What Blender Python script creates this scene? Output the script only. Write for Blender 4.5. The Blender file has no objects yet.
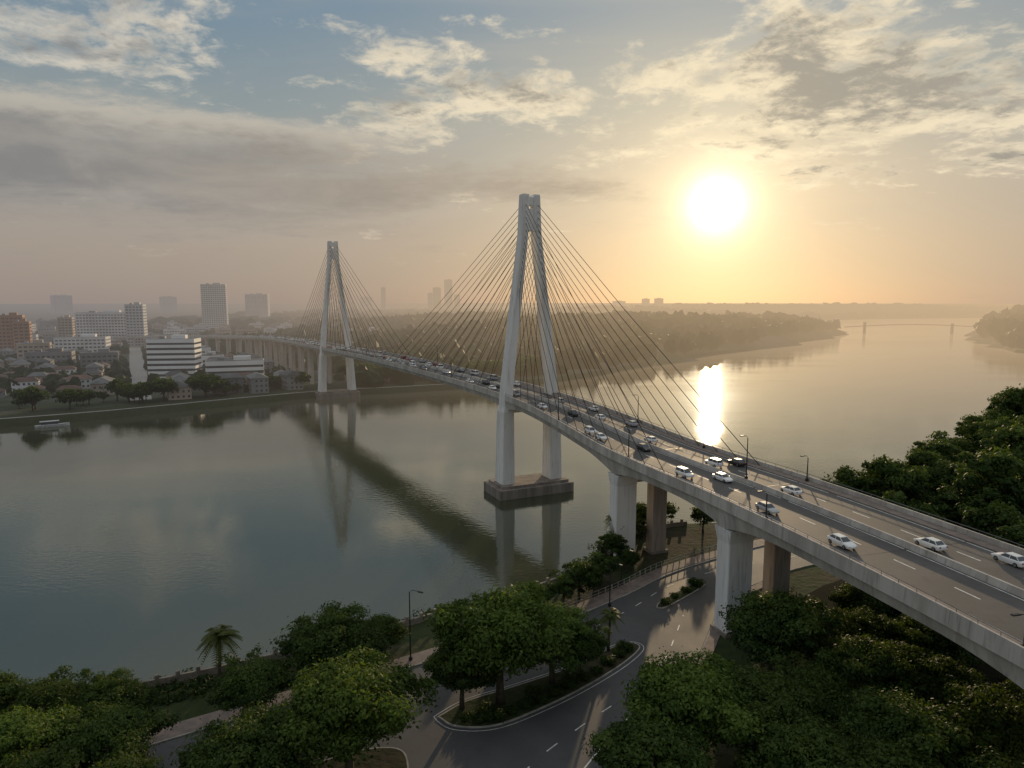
import bpy, math, random
import numpy as np
from mathutils import Vector, Matrix, noise as mnoise
from mathutils.geometry import tessellate_polygon
random.seed(7); rng=np.random.default_rng(7)
scene=bpy.context.scene
scene.view_settings.view_transform='Standard'
try: scene.view_settings.look='None'
except Exception: pass
scene.view_settings.exposure=0
COL=scene.collection

# ------------------------------------------------------------------ nodes
class NT:
    def __init__(s,t): s.t=t; s.n=t.nodes; s.l=t.links
    def put(s,inp,v):
        if isinstance(v,bpy.types.NodeSocket): s.l.new(v,inp)
        elif v is not None:
            if hasattr(inp.default_value,'__len__'):
                v=tuple(v) if hasattr(v,'__len__') else (v,)*len(inp.default_value)
                if len(inp.default_value)==4 and len(v)==3: v=v+(1,)
            inp.default_value=v
    def m(s,op,a,b=None,c=None,clamp=False):
        n=s.n.new('ShaderNodeMath'); n.operation=op; n.use_clamp=clamp
        s.put(n.inputs[0],a)
        if b is not None: s.put(n.inputs[1],b)
        if c is not None: s.put(n.inputs[2],c)
        return n.outputs[0]
    def vm(s,op,a,b=None,scale=None):
        n=s.n.new('ShaderNodeVectorMath'); n.operation=op
        s.put(n.inputs[0],a)
        if b is not None: s.put(n.inputs[1],b)
        if scale is not None: s.put(n.inputs['Scale'],scale)
        return n.outputs['Value'] if op in('DOT_PRODUCT','LENGTH') else n.outputs[0]
    def mix(s,f,a,b,mode='MIX'):
        n=s.n.new('ShaderNodeMix'); n.data_type='RGBA'; n.blend_type=mode
        s.put(n.inputs[0],f); s.put(n.inputs[6],a); s.put(n.inputs[7],b)
        return n.outputs[2]
    def noise(s,vec,scale,detail=3,rough=.5,dist=0):
        n=s.n.new('ShaderNodeTexNoise')
        if vec is not None: s.l.new(vec,n.inputs['Vector'])
        n.inputs['Scale'].default_value=scale; n.inputs['Detail'].default_value=detail
        n.inputs['Roughness'].default_value=rough; n.inputs['Distortion'].default_value=dist
        return n.outputs[0]
    def ss(s,v,a,b):
        n=s.n.new('ShaderNodeMapRange'); n.interpolation_type='SMOOTHSTEP'
        s.put(n.inputs[0],v); n.inputs[1].default_value=a; n.inputs[2].default_value=b
        return n.outputs[0]
    def ramp(s,v,stops):
        n=s.n.new('ShaderNodeValToRGB'); s.l.new(v,n.inputs[0])
        e=n.color_ramp.elements
        while len(e)<len(stops): e.new(.5)
        for i,(p,c) in enumerate(stops):
            e[i].position=p; e[i].color=(*c,1)
        return n.outputs[0]

SUN_AZ=math.radians(16.3); SUN_EL=math.radians(7.4)
S=Vector((math.sin(SUN_AZ)*math.cos(SUN_EL),math.cos(SUN_AZ)*math.cos(SUN_EL),math.sin(SUN_EL)))

# haze group : aerial perspective painted into every material as emission, by world position
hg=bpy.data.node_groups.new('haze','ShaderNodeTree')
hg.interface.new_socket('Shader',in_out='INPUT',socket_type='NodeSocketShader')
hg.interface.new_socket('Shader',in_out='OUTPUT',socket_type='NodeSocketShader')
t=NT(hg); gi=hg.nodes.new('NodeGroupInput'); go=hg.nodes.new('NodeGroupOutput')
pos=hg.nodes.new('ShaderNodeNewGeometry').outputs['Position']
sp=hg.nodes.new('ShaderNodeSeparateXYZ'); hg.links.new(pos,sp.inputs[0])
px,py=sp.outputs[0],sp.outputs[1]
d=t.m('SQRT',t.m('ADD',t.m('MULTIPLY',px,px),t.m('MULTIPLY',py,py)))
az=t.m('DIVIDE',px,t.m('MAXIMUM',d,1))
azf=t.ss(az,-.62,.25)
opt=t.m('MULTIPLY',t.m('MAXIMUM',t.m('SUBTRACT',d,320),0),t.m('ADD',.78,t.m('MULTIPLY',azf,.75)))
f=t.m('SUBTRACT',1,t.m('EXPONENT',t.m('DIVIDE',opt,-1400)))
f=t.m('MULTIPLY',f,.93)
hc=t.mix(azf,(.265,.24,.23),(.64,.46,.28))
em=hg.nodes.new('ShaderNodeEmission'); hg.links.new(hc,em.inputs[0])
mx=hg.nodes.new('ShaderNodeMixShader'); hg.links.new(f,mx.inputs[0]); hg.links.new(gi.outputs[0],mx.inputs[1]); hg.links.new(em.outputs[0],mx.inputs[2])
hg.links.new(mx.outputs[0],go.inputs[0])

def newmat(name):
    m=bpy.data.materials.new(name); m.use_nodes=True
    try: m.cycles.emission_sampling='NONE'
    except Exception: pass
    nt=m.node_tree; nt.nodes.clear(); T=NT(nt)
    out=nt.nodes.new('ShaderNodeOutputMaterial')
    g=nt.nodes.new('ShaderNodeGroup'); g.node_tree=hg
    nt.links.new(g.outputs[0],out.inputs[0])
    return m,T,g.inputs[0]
def principled(T,col,rough=.7,metal=0,spec=.5,normal=None):
    p=T.n.new('ShaderNodeBsdfPrincipled')
    T.put(p.inputs['Base Color'],col); T.put(p.inputs['Roughness'],rough); T.put(p.inputs['Metallic'],metal)
    p.inputs['Specular IOR Level'].default_value=spec
    if normal is not None: T.l.new(normal,p.inputs['Normal'])
    return p
def wpos(T): return T.n.new('ShaderNodeNewGeometry').outputs['Position']
def bump(T,h,strength,dist=1.0):
    b=T.n.new('ShaderNodeBump'); b.inputs['Strength'].default_value=strength; b.inputs['Distance'].default_value=dist
    T.l.new(h,b.inputs['Height']); return b.outputs[0]
def simple(name,c1,c2=None,rough=.7,scale=.5,metal=0,spec=.4,objrand=0,bmp=0,streak=False):
    m,T,o=newmat(name)
    c2=c2 or tuple(x*.75 for x in c1)
    pos=wpos(T)
    v=pos
    if streak: v=T.vm('MULTIPLY',pos,(1,1,.12))
    n=T.noise(v,scale,6,.62)
    col=T.mix(T.ss(n,.35,.65),c1,c2)
    if streak:
        n4=T.noise(T.vm('MULTIPLY',pos,(1,1,.07)),2.2,4,.6)
        col=T.mix(T.m('MULTIPLY',T.ss(n4,.52,.72),.5),col,tuple(x*.42 for x in c2))
    if objrand:
        oi=T.n.new('ShaderNodeObjectInfo').outputs['Random']
        k=T.m('ADD',1-objrand,T.m('MULTIPLY',oi,2*objrand))
        col=T.vm('SCALE',col,scale=k)
    nm=bump(T,T.noise(pos,scale*6,4),bmp,.1) if bmp else None
    p=principled(T,col,rough,metal,spec,nm)
    T.l.new(p.outputs[0],o); return m
M={}
M['concrete']=simple('concrete',(.52,.49,.45),(.36,.33,.30),.8,.35,streak=True,bmp=.1)
M['tower_paint']=simple('tower_concrete',(.80,.79,.77),(.68,.665,.64),.7,.25,streak=True)
M['footing']=simple('footing_concrete',(.30,.255,.22),(.18,.155,.135),.85,.4,streak=True,bmp=.2)
M['pier_shade']=simple('shade_toned_concrete',(.36,.30,.25),(.24,.20,.165),.85,.4,streak=True,bmp=.2)  # stained darker concrete, with the rear columns' shade put into its colour
M['kerb']=simple('kerb_concrete',(.38,.36,.33),(.25,.24,.22),.8,1)
M['pave']=simple('pavement',(.26,.20,.17),(.17,.14,.12),.8,.8)
M['painted_shade']=simple('painted_shade_soil',(.020,.018,.012),(.012,.014,.008),.95,.5,spec=.03,bmp=.3)  # near-black ground colour that carries the shade under the deck
M['paint_white']=simple('road_paint',(.80,.79,.76),(.5,.49,.46),.6,1.2)
M['metal']=simple('dark_metal',(.05,.05,.05),(.03,.03,.03),.5,2,metal=.4)
M['cable']=simple('cable_sheath',(.085,.075,.065),(.06,.052,.045),.95,2,spec=.03)
M['rail']=simple('galvanised_rail',(.20,.20,.20),(.14,.14,.14),.55,2,metal=.3)
M['bark']=simple('bark',(.10,.075,.05),(.05,.04,.03),.9,2,bmp=.4)
M['wallstone']=simple('wall_stone',(.28,.24,.19),(.16,.14,.12),.85,.7,bmp=.2)
M['bwhite']=simple('building_white',(.74,.74,.74),(.56,.56,.56),.7,.05,objrand=.18)
M['bkey']=simple('building_bright_white',(.80,.80,.80),(.70,.70,.70),.7,.05)
M['bpale']=simple('building_pale',(.50,.52,.54),(.42,.44,.46),.7,.05)
M['bgrey']=simple('building_grey',(.28,.28,.28),(.20,.20,.20),.7,.05,objrand=.3)
M['btan']=simple('building_tan',(.42,.34,.27),(.32,.26,.21),.7,.05,objrand=.25)
M['borange']=simple('building_orange',(.42,.22,.13),(.32,.18,.11),.7,.05)
M['roof_red']=simple('roof_red',(.16,.09,.07),(.10,.065,.05),.8,.3,objrand=.35)
M['roof_grey']=simple('roof_grey',(.15,.15,.15),(.09,.09,.09),.7,.1,objrand=.45)
M['glass']=simple('window_glass',(.03,.04,.05),(.06,.07,.08),.15,.3,spec=.8)
M['tyre']=simple('tyre_rubber',(.02,.02,.02),None,.8,3)
M['rim']=simple('wheel_rim',(.35,.35,.35),None,.35,3,metal=.7)
M['lampglass']=simple('headlight_glass',(.7,.7,.7),None,.1,3,spec=.8)
M['tail']=simple('tail_light_plastic',(.35,.02,.015),None,.2,3)
M['hull']=simple('boat_hull_white',(.6,.6,.6),None,.4,1)
for k,c in {'cw':(.82,.82,.81),'cs':(.42,.43,.44),'cb':(.03,.03,.035),'cr':(.28,.03,.025),'cg':(.14,.15,.16)}.items():
    M[k]=simple('car_paint_'+{'cw':'white','cs':'silver','cb':'black','cr':'red','cg':'grey'}[k],c,tuple(x*.93 for x in c),.25,1,spec=.6)
def asphalt(name,c1,c2,sp=.5,r=.6):
    m,T,o=newmat(name); pos=wpos(T)
    n1=T.noise(pos,.12,5,.6); n2=T.noise(pos,6,3,.6); n3=T.noise(pos,.9,5,.65)
    col=T.mix(T.ss(n1,.35,.7),c1,c2); col=T.mix(T.m('MULTIPLY',T.ss(n2,.4,.7),.3),col,(.09,.085,.08))
    col=T.mix(T.m('MULTIPLY',T.ss(n3,.55,.7),.4),col,(.04,.038,.036))
    rr=T.m('ADD',r,T.m('MULTIPLY',n1,.2))
    p=principled(T,col,rr,0,sp,bump(T,n2,.15,.02)); T.l.new(p.outputs[0],o); return m
M['asphalt']=asphalt('asphalt',(.060,.061,.064),(.086,.085,.086))
M['deckroad']=asphalt('deck_asphalt',(.076,.071,.067),(.118,.108,.100),.35,.62)
def groundmat(name,a,b,c,s):
    m,T,o=newmat(name); pos=wpos(T)
    n1=T.noise(pos,s,6,.6); n2=T.noise(pos,s*9,4,.6)
    col=T.mix(T.ss(n1,.4,.62),a,b); col=T.mix(T.m('MULTIPLY',T.ss(n2,.45,.65),.6),col,c)
    p=principled(T,col,.95,0,.15,bump(T,n2,.5,.3)); T.l.new(p.outputs[0],o); return m
M['grass']=groundmat('grass_and_earth',(.036,.052,.018),(.060,.050,.030),(.024,.034,.014),.09)
M['farland']=groundmat('distant_land',(.045,.062,.028),(.10,.10,.085),(.03,.042,.024),.012)
M['bank']=groundmat('river_bank_earth',(.060,.062,.036),(.045,.055,.024),(.04,.044,.024),.06)
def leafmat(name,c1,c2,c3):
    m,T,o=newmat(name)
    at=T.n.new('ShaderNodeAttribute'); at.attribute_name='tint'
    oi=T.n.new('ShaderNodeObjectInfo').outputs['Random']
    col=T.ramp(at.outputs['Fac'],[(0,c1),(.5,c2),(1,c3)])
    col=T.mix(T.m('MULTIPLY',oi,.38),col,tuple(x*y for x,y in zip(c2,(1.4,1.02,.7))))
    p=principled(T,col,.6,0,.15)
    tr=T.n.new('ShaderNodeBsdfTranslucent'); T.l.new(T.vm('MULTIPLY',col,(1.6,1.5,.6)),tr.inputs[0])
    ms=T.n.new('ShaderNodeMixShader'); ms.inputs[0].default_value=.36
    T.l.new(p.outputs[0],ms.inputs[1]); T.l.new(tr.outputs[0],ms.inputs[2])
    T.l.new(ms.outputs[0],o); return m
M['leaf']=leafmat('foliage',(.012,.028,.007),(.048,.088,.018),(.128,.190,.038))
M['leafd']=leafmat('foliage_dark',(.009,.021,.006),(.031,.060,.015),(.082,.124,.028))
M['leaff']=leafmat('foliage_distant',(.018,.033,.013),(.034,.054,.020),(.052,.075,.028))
M['palm']=leafmat('palm_frond',(.05,.07,.02),(.07,.10,.03),(.10,.12,.03))
# water
m,T,o=newmat('river_water'); pos=wpos(T)
w1=T.noise(T.vm('MULTIPLY',pos,(1,1.6,1)),.55,3,.55,.3); w2=T.noise(pos,.05,2,.5)
w3=T.noise(T.vm('MULTIPLY',pos,(.6,1.5,1)),.012,3,.5)
hgt=T.m('ADD',T.m('MULTIPLY',w1,T.m('ADD',.22,T.ss(w3,.38,.68))),T.m('MULTIPLY',w2,.6))
p=principled(T,T.mix(T.ss(w3,.3,.7),(.046,.054,.030),(.058,.064,.036)),.05,0,.5,bump(T,hgt,.14,.35))
p.inputs['IOR'].default_value=1.8
T.l.new(p.outputs[0],o); M['water']=m

# ------------------------------------------------------------------ mesh builder
class MB:
    def __init__(s): s.v=[];s.f=[];s.mi=[];s.mats=[]
    def mat(s,k):
        m=M[k]
        if m not in s.mats: s.mats.append(m)
        return s.mats.index(m)
    def add(s,vs,fs,k):
        b=len(s.v); s.v+= [tuple(v) for v in vs]; i=s.mat(k)
        for f in fs: s.f.append(tuple(b+j for j in f)); s.mi.append(i)
    def box(s,c,size,k,rz=0,top=1.0):
        x,y,z=[a/2 for a in size]; co,si=math.cos(rz),math.sin(rz); vs=[]
        for dz in(-1,1):
            q=top if dz>0 else 1
            for dx,dy in((-1,-1),(1,-1),(1,1),(-1,1)):
                a,b=dx*x*q,dy*y*q; vs.append((c[0]+a*co-b*si,c[1]+a*si+b*co,c[2]+dz*z))
        s.add(vs,[(3,2,1,0),(4,5,6,7),(0,1,5,4),(1,2,6,5),(2,3,7,6),(3,0,4,7)],k)
    def loft(s,rings,k,cap=True,close=True):
        n=len(rings[0]); vs=[p for r in rings for p in r]; fs=[]
        for i in range(len(rings)-1):
            for j in range(n if close else n-1):
                a=i*n+j;b=i*n+(j+1)%n; fs.append((a,b,b+n,a+n))
        if cap: fs.append(tuple(range(n-1,-1,-1))); fs.append(tuple((len(rings)-1)*n+j for j in range(n)))
        s.add(vs,fs,k)
    def tube(s,pts,rad,k,n=8):
        pts=[Vector(p) for p in pts]; rings=[]
        for i,p in enumerate(pts):
            d=(pts[min(i+1,len(pts)-1)]-pts[max(i-1,0)]).normalized()
            up=Vector((0,0,1)) if abs(d.z)<.9 else Vector((1,0,0))
            a=d.cross(up).normalized(); b=d.cross(a)
            r=rad[i] if hasattr(rad,'__len__') else rad
            rings.append([p+a*math.cos(q)*r+b*math.sin(q)*r for q in [2*math.pi*j/n for j in range(n)]])
        s.loft(rings,k)
    def poly(s,pts,z,k):
        vs=[Vector((p[0],p[1],z)) for p in pts]
        tr=tessellate_polygon([vs]); fs=[]
        for t in tr:
            a,b,c=[vs[i] for i in t]
            fs.append(tuple(t) if (b-a).cross(c-a).z>0 else tuple(reversed(t)))
        s.add(vs,fs,k)
    def mesh(s,name,smooth=False):
        me=bpy.data.meshes.new(name); me.from_pydata(s.v,[],s.f)
        for m in s.mats: me.materials.append(m)
        me.polygons.foreach_set('material_index',s.mi)
        if smooth: me.polygons.foreach_set('use_smooth',[True]*len(s.f))
        me.update(); return me
def fixn(me):
    import bmesh
    b=bmesh.new(); b.from_mesh(me); bmesh.ops.recalc_face_normals(b,faces=b.faces); b.to_mesh(me); b.free()
def obj(name,data=None,parent=None,loc=None,rz=0,sc=None,label=None,category=None,kind=None,group=None):
    o=bpy.data.objects.new(name,data); COL.objects.link(o)
    if loc is not None: o.location=loc
    if rz: o.rotation_euler=(0,0,rz)
    if sc is not None: o.scale=sc if hasattr(sc,'__len__') else (sc,)*3
    if parent: o.parent=parent
    for k,v in(('label',label),('category',category),('kind',kind),('group',group)):
        if v: o[k]=v
    if data is None: o.empty_display_size=.5
    return o

# ------------------------------------------------------------------ bridge axis
CP=[(69,-140),(68,-80),(66,-20),(62.5,25),(56.4,62),(44.3,104.5),(30.6,139.5),(5.3,211),(-51.8,316.5),(-109,422),(-155,507),(-208,592),(-292,700),(-400,800),(-540,890),(-700,960)]
def catmull(P,n=24):
    P=[np.array(p,float) for p in P]; out=[]
    Q=[2*P[0]-P[1]]+P+[2*P[-1]-P[-2]]
    for i in range(1,len(Q)-2):
        for j in range(n):
            t=j/n; a,b,c,d=Q[i-1:i+3]
            out.append(.5*((2*b)+(-a+c)*t+(2*a-5*b+4*c-d)*t*t+(-a+3*b-3*c+d)*t**3))
    out.append(P[-1]); return np.array(out)
AX=catmull(CP); SEG=np.r_[0,np.cumsum(np.linalg.norm(np.diff(AX,axis=0),axis=1))]
def P2(s): return np.array([np.interp(s,SEG,AX[:,0]),np.interp(s,SEG,AX[:,1])])
def TT(s):
    d=P2(s+2)-P2(s-2); return d/np.linalg.norm(d)
def sY(y): return float(np.interp(y,AX[:,1],SEG))
S1,S2=sY(211),sY(422)
def ZD(s): return float(np.interp(s,[0,sY(62),sY(105),sY(141),S1-20,S1+20,(S1+S2)/2-30,(S1+S2)/2+30,S2,sY(592),sY(800),sY(960)],[28.3,28.5,28.5,28.8,30.2,31,32,32,30.7,28,18,6]))
def HW(s): return float(np.interp(s,[sY(62),sY(105),sY(145),sY(200)],[11.9,11.4,10.9,9.2]))
def PT(s,lat,z=0):
    p=P2(s);d=TT(s); return (p[0]+d[1]*lat,p[1]-d[0]*lat,ZD(s)+z)
def HEAD(s): d=TT(s); return math.atan2(d[1],d[0])
def strip(mb,s0,s1,ds,prof,k):
    n=max(2,int((s1-s0)/ds)+1)
    mb.loft([[PT(s,l,z) for l,z in prof(s)] for s in np.linspace(s0,s1,n)],k)

SA,SB=sY(-130),sY(955)
bridge=obj('cable_stayed_bridge',loc=(0,0,0),label='long concrete cable-stayed road bridge crossing the wide river',category='bridge')
PIERS=[sY(5),sY(55),sY(107.5),sY(140)]
def gdepth(s):
    best=min(abs(s-p) for p in PIERS+[S1,S2])
    if s<S1+40: return 2.5+1.7*max(0,1-best/15)**2
    return 2.2
mb=MB()
strip(mb,SA,SB,6,lambda s:[(-HW(s),0),(-HW(s),-.7),(HW(s),-.7),(HW(s),0)],'concrete')
strip(mb,SA,SB,2.5,lambda s:[(-HW(s)+.35,-.7),(-HW(s)+.8,-gdepth(s)),(HW(s)-.8,-gdepth(s)),(HW(s)-.35,-.7)],'concrete')
me=mb.mesh('deck'); fixn(me); deck=obj('deck',me,bridge)
RW=2.2
mb=MB()
for sg in(-1,1):
    strip(mb,SA,SB,6,lambda s:[(sg*.35,.05),(sg*.35,.004),(sg*(HW(s)-RW),.004),(sg*(HW(s)-RW),.05)],'deckroad')
me=mb.mesh('roadway'); fixn(me); obj('roadway',me,deck)
for sg in(-1,1):
    mb=MB()
    strip(mb,SA,SB,6,lambda s:[(sg*(HW(s)-RW),.002),(sg*(HW(s)-RW),.2),(sg*(HW(s)-.36),.2),(sg*(HW(s)-.36),.002)],'pave')
    me=mb.mesh('footway'); fixn(me); obj('footway',me,deck)
    mb=MB()
    strip(mb,SA,SB,6,lambda s:[(sg*(HW(s)-.35),-.3),(sg*(HW(s)-.30),.9),(sg*(HW(s)-.02),.9),(sg*(HW(s)+.06),-.9),(sg*(HW(s)+.003),-.9),(sg*(HW(s)+.003),-.3)],'concrete')
    s=sY(40)
    while s<sY(640):
        st=2.5 if s<S1 else 5
        mb.tube([PT(s,sg*(HW(s)-.16),.9),PT(s,sg*(HW(s)-.16),1.3)],.035,'rail',4); s+=st
    mb.tube([PT(s,sg*(HW(s)-.16),1.3) for s in np.arange(sY(30),sY(640),5)],.045,'rail',5)
    me=mb.mesh('parapet'); fixn(me); obj('parapet',me,deck)
mb=MB()
strip(mb,SA,SB,6,lambda s:[(-.33,.002),(-.14,.85),(.14,.85),(.33,.002)],'concrete')
me=mb.mesh('median_barrier'); fixn(me); obj('median_barrier',me,deck)
mb=MB()
def ribbonD(s0,s1,lat,w=.08):
    n=max(2,int((s1-s0)/4)+1); ss=np.linspace(s0,s1,n)
    vs=[];fs=[]
    for i,s in enumerate(ss):
        L=lat(s); vs+=[PT(s,L-w,.056),PT(s,L+w,.056)]
        if i: fs.append((2*i-2,2*i,2*i+1,2*i-1))
    mb.add(vs,fs,'paint_white')
for sg in(-1,1):
    ribbonD(sY(20),sY(640),lambda s:sg*(HW(s)-RW-.35)); ribbonD(sY(20),sY(640),lambda s:sg*.75)
    s=sY(20)
    while s<sY(600): ribbonD(s,s+3.2,lambda q:sg*(.4+.5*(HW(q)-RW-.5)),.1); s+=8.5
me=mb.mesh('lane_marking'); fixn(me); obj('lane_marking',me,deck)
s=sY(25)
while s<S1:
    for sg in(-1,1):
        mb=MB(); q=[PT(s-.12,sg*.4,.060),PT(s-.12,sg*(HW(s)-RW-.02),.060),PT(s+.12,sg*(HW(s)-RW-.02),.060),PT(s+.12,sg*.4,.060)]
        mb.add(q,[(0,1,2,3)],'metal')
        me=mb.mesh('expansion_joint'); obj('expansion_joint',me,deck)
    s+=30

# towers
def tower(s0,ztop,zbase,nc,mainlen,backlen,dirmain,base):
    p=P2(s0);d=TT(s0)
    e=obj('tower',None,bridge,loc=(p[0],p[1],0),rz=math.atan2(d[1],d[0])-math.pi/2)
    zd=ZD(s0)
    def ring(c,z,hx,hy,b=.22):
        q=[(-hx+b,-hy),(hx-b,-hy),(hx,-hy+b),(hx,hy-b),(hx-b,hy),(-hx+b,hy),(-hx,hy-b),(-hx,-hy+b)]
        return [(c+x,y,z) for x,y in q]
    for sg in(-1,1):
        mb=MB()
        mb.loft([ring(sg*base,zbase,2.1,3.0),ring(sg*8.1,zd-4.5,1.8,2.6),ring(sg*8.0,zd-3,1.55,2.3)],'tower_paint')
        me=mb.mesh('lower_leg'); fixn(me); obj('lower_leg',me,e)
        mb=MB()
        mb.loft([ring(sg*8.0,zd-3,1.5,2.2),ring(sg*7.65,zd+3,1.4,2.1),ring(sg*2.25,ztop-12,1.1,1.75),ring(sg*1.8,ztop-.5,1.05,1.65),ring(sg*1.8,ztop,1.0,1.55)],'tower_paint')
        me=mb.mesh('leg'); fixn(me); obj('leg',me,e)
    mb=MB(); mb.box((0,0,ztop-7.5),(3.0,2.4,6.5),'tower_paint'); mb.box((0,0,ztop-2.0),(2.0,2.2,2.4),'tower_paint')
    me=mb.mesh('crossbeam'); obj('crossbeam',me,e)
    mb=MB(); mb.box((0,0,zd-3.8),(13.5,3.4,2.2),'tower_paint'); me=mb.mesh('deck_crossbeam'); obj('deck_crossbeam',me,e)
    mb=MB()
    mb.loft([ring(0,-3,12.8,6.6,.3),ring(0,zbase-.9,12.8,6.6,.3),ring(0,zbase-.75,12.6,6.4,.3)],'footing')
    mb.loft([ring(0,zbase-.75,11.6,5.4,.3),ring(0,zbase+.02,11.6,5.4,.3)],'footing')
    me=mb.mesh('footing'); fixn(me); obj('footing',me,e)
    for side,L in((dirmain,mainlen),(-dirmain,backlen)):
        for sg in(-1,1):
            for i in range(nc):
                f=i/(nc-1); s=s0+side*(13+f*(L-13)); zt=ztop-27+f*24
                fr=(zt-(zd+3))/((ztop-12)-(zd+3))
                lx=(7.65+(2.25-7.65)*min(fr,1)) if fr<1 else 2.0
                pr=P2(s0);dd=TT(s0)
                a=Vector((pr[0]+dd[1]*sg*lx+dd[0]*side*1.5,pr[1]-dd[0]*sg*lx+dd[1]*side*1.5,zt))
                b=Vector(PT(s,sg*(HW(s)-.62),.25))
                mid=(a+b)/2; mid.z-=.012*(b-a).length*.5
                c=MB(); c.tube([a,mid,b],.075 if s0==S1 else .10,'cable',6)
                obj('stay_cable',c.mesh('stay_cable',True),bridge)
tower(S1,91.5,3.7,14,114,94,1,8.3)
tower(S2,95.5,4.2,10,112,88,-1,9.2)
def pier(s,zg,big):
    p=P2(s);d=TT(s)
    e=obj('pier',None,bridge,loc=(p[0],p[1],0),rz=math.atan2(d[1],d[0])-math.pi/2)
    ztop=ZD(s)-gdepth(s)+.03
    xs=(-8.1*HW(s)/11.2,.2) if big else (-6,6)
    for cx in xs:
        mb=MB()
        hx,hy=((2.3,1.6) if cx<0 else (1.7,1.3)) if big else (1.3,1.1)
        def rr(hx,hy,z,b=.12):
            q=[(-hx+b,-hy),(hx-b,-hy),(hx,-hy+b),(hx,hy-b),(hx-b,hy),(-hx+b,hy),(-hx,hy-b),(-hx,-hy+b)]
            return [(x+cx,y,z) for x,y in q]
        mb.loft([rr(hx,hy,zg-1.5),rr(hx,hy,ztop-2.2),rr(hx*1.06,hy*1.15,ztop-1.2),rr(hx*1.1,hy*1.3,ztop)],('tower_paint' if cx<0 else 'pier_shade') if big else 'concrete')  # front column pale, rear column in the painted shade tone
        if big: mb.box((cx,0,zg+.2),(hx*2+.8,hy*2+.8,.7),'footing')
        me=mb.mesh('column'); fixn(me); obj('column',me,e)
    if big:
        mb=MB(); mb.box((1.2,0,ztop-.9),(14.5,2.4,1.8),'concrete'); me=mb.mesh('cap_beam'); obj('cap_beam',me,e)
for s in PIERS: pier(s,7,True)
s=S2+45
while s<sY(900):
    if ZD(s)>9: pier(s,4,False)
    s+=30

# ------------------------------------------------------------------ land and water
mb=MB(); R=14000; mb.add([(R*math.cos(a),R*math.sin(a),0) for a in [2*math.pi*i/64 for i in range(64)]],[tuple(range(64))],'water')
obj('water',mb.mesh('water'),kind='structure',label='calm grey green river reflecting the sky',category='river')
mb=MB(); mb.add([(R*1.05*math.cos(a),R*1.05*math.sin(a),-4) for a in [2*math.pi*i/64 for i in range(64)]],[tuple(range(64))],'bank')
obj('ground',mb.mesh('ground'),kind='structure',label='river bed and ground sheet reaching the horizon',category='ground')
def land(name,pts,z,slope,k,ks,lab):
    mb=MB(); pts=[tuple(p) for p in pts]
    n=len(pts); ar=sum(pts[i][0]*pts[(i+1)%n][1]-pts[(i+1)%n][0]*pts[i][1] for i in range(n))
    if ar<0: pts=pts[::-1]
    mb.poly(pts,z,k)
    out=[]
    for i in range(n):
        a=np.array(pts[i-1]);b=np.array(pts[i]);c=np.array(pts[(i+1)%n])
        t=(c-a); t=t/ (np.linalg.norm(t)+1e-9); out.append((b[0]+t[1]*slope,b[1]-t[0]*slope))
    vs=[(x,y,z) for x,y in pts]+[(x,y,-3.9) for x,y in out]
    mb.add(vs,[(i,i+n,(i+1)%n+n,(i+1)%n) for i in range(n)],ks)
    me=mb.mesh(name); return obj(name,me,kind='structure',label=lab,category='land')
def wig(pts,step,amp,seed):
    out=[]; P=catmull(pts,8)
    L=np.r_[0,np.cumsum(np.linalg.norm(np.diff(P,axis=0),axis=1))]
    s=0
    while s<L[-1]:
        x=np.interp(s,L,P[:,0]);y=np.interp(s,L,P[:,1])
        x+=amp*mnoise.noise(Vector((s*.011,seed,0))); y+=amp*mnoise.noise(Vector((s*.011,seed,9)))
        out.append((x,y)); s+=step
    return out
NS=[(-300,-60),(-150,35),(-80,76),(-45,92),(-25,103),(-9,113),(6,123),(16,134),(24,148),(38,157),(60,160),(88,173),(128,212),(172,252),(232,306),(330,370),(450,400),(620,390)]
nearshore=[tuple(p) for p in catmull(NS,6)]
land('near_bank_ground',nearshore+[(900,300),(900,-300),(-300,-300)],7,.3,'grass','wallstone','grassy near river bank behind a stone quay wall')
fs=wig([(-2500,-500),(-700,118),(-400,246),(-238,326),(-190,360),(-150,394),(-128,418),(-108,436),(-82,444),(-50,454),(0,478),(34,504),(95,585),(169,686),(288,826),(420,990),(560,1180),(610,1290),(560,1480),(700,1750),(950,2050),(1300,2250),(1900,2350),(3200,2400)],14,8,3)
land('far_bank_ground',fs+[(12800,2700),(9000,9500),(0,13200),(-9000,9500),(-12800,0)],3.5,9,'farland','bank','built-up and wooded far river bank')
rs=wig([(6000,2050),(3000,2000),(1800,1800),(1300,1520),(1000,1320),(820,1180),(715,1060),(655,930),(600,820),(600,740),(800,600),(1300,400)],14,8,5)
land('opposite_bank_ground',rs+[(9000,300),(12800,2200)],3.5,7,'farland','bank','wooded river bank beyond the bend')
mb=MB(); A=[p for p in fs if -620<p[0]<-20 and p[1]<480]
def strip2(mb,A,off0,off1,z0,z1,k):
    A=np.array(A); vs=[];fsx=[]
    for i in range(len(A)):
        t=A[min(i+1,len(A)-1)]-A[max(i-1,0)]; t=t/np.linalg.norm(t); nrm=np.array([-t[1],t[0]])
        a=A[i]+nrm*off0;b=A[i]+nrm*off1; vs+=[(a[0],a[1],z0),(b[0],b[1],z1)]
        if i: fsx.append((2*i-2,2*i,2*i+1,2*i-1))
    mb.add(vs,fsx,k)
strip2(mb,A,2,4.2,3.52,3.52,'kerb')
me=mb.mesh('promenade'); obj('promenade',me,kind='structure',label='pale paved promenade along the far bank',category='path')
mb=MB(); strip2(mb,A,4.6,16,3.51,3.51,'bank')
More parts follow.
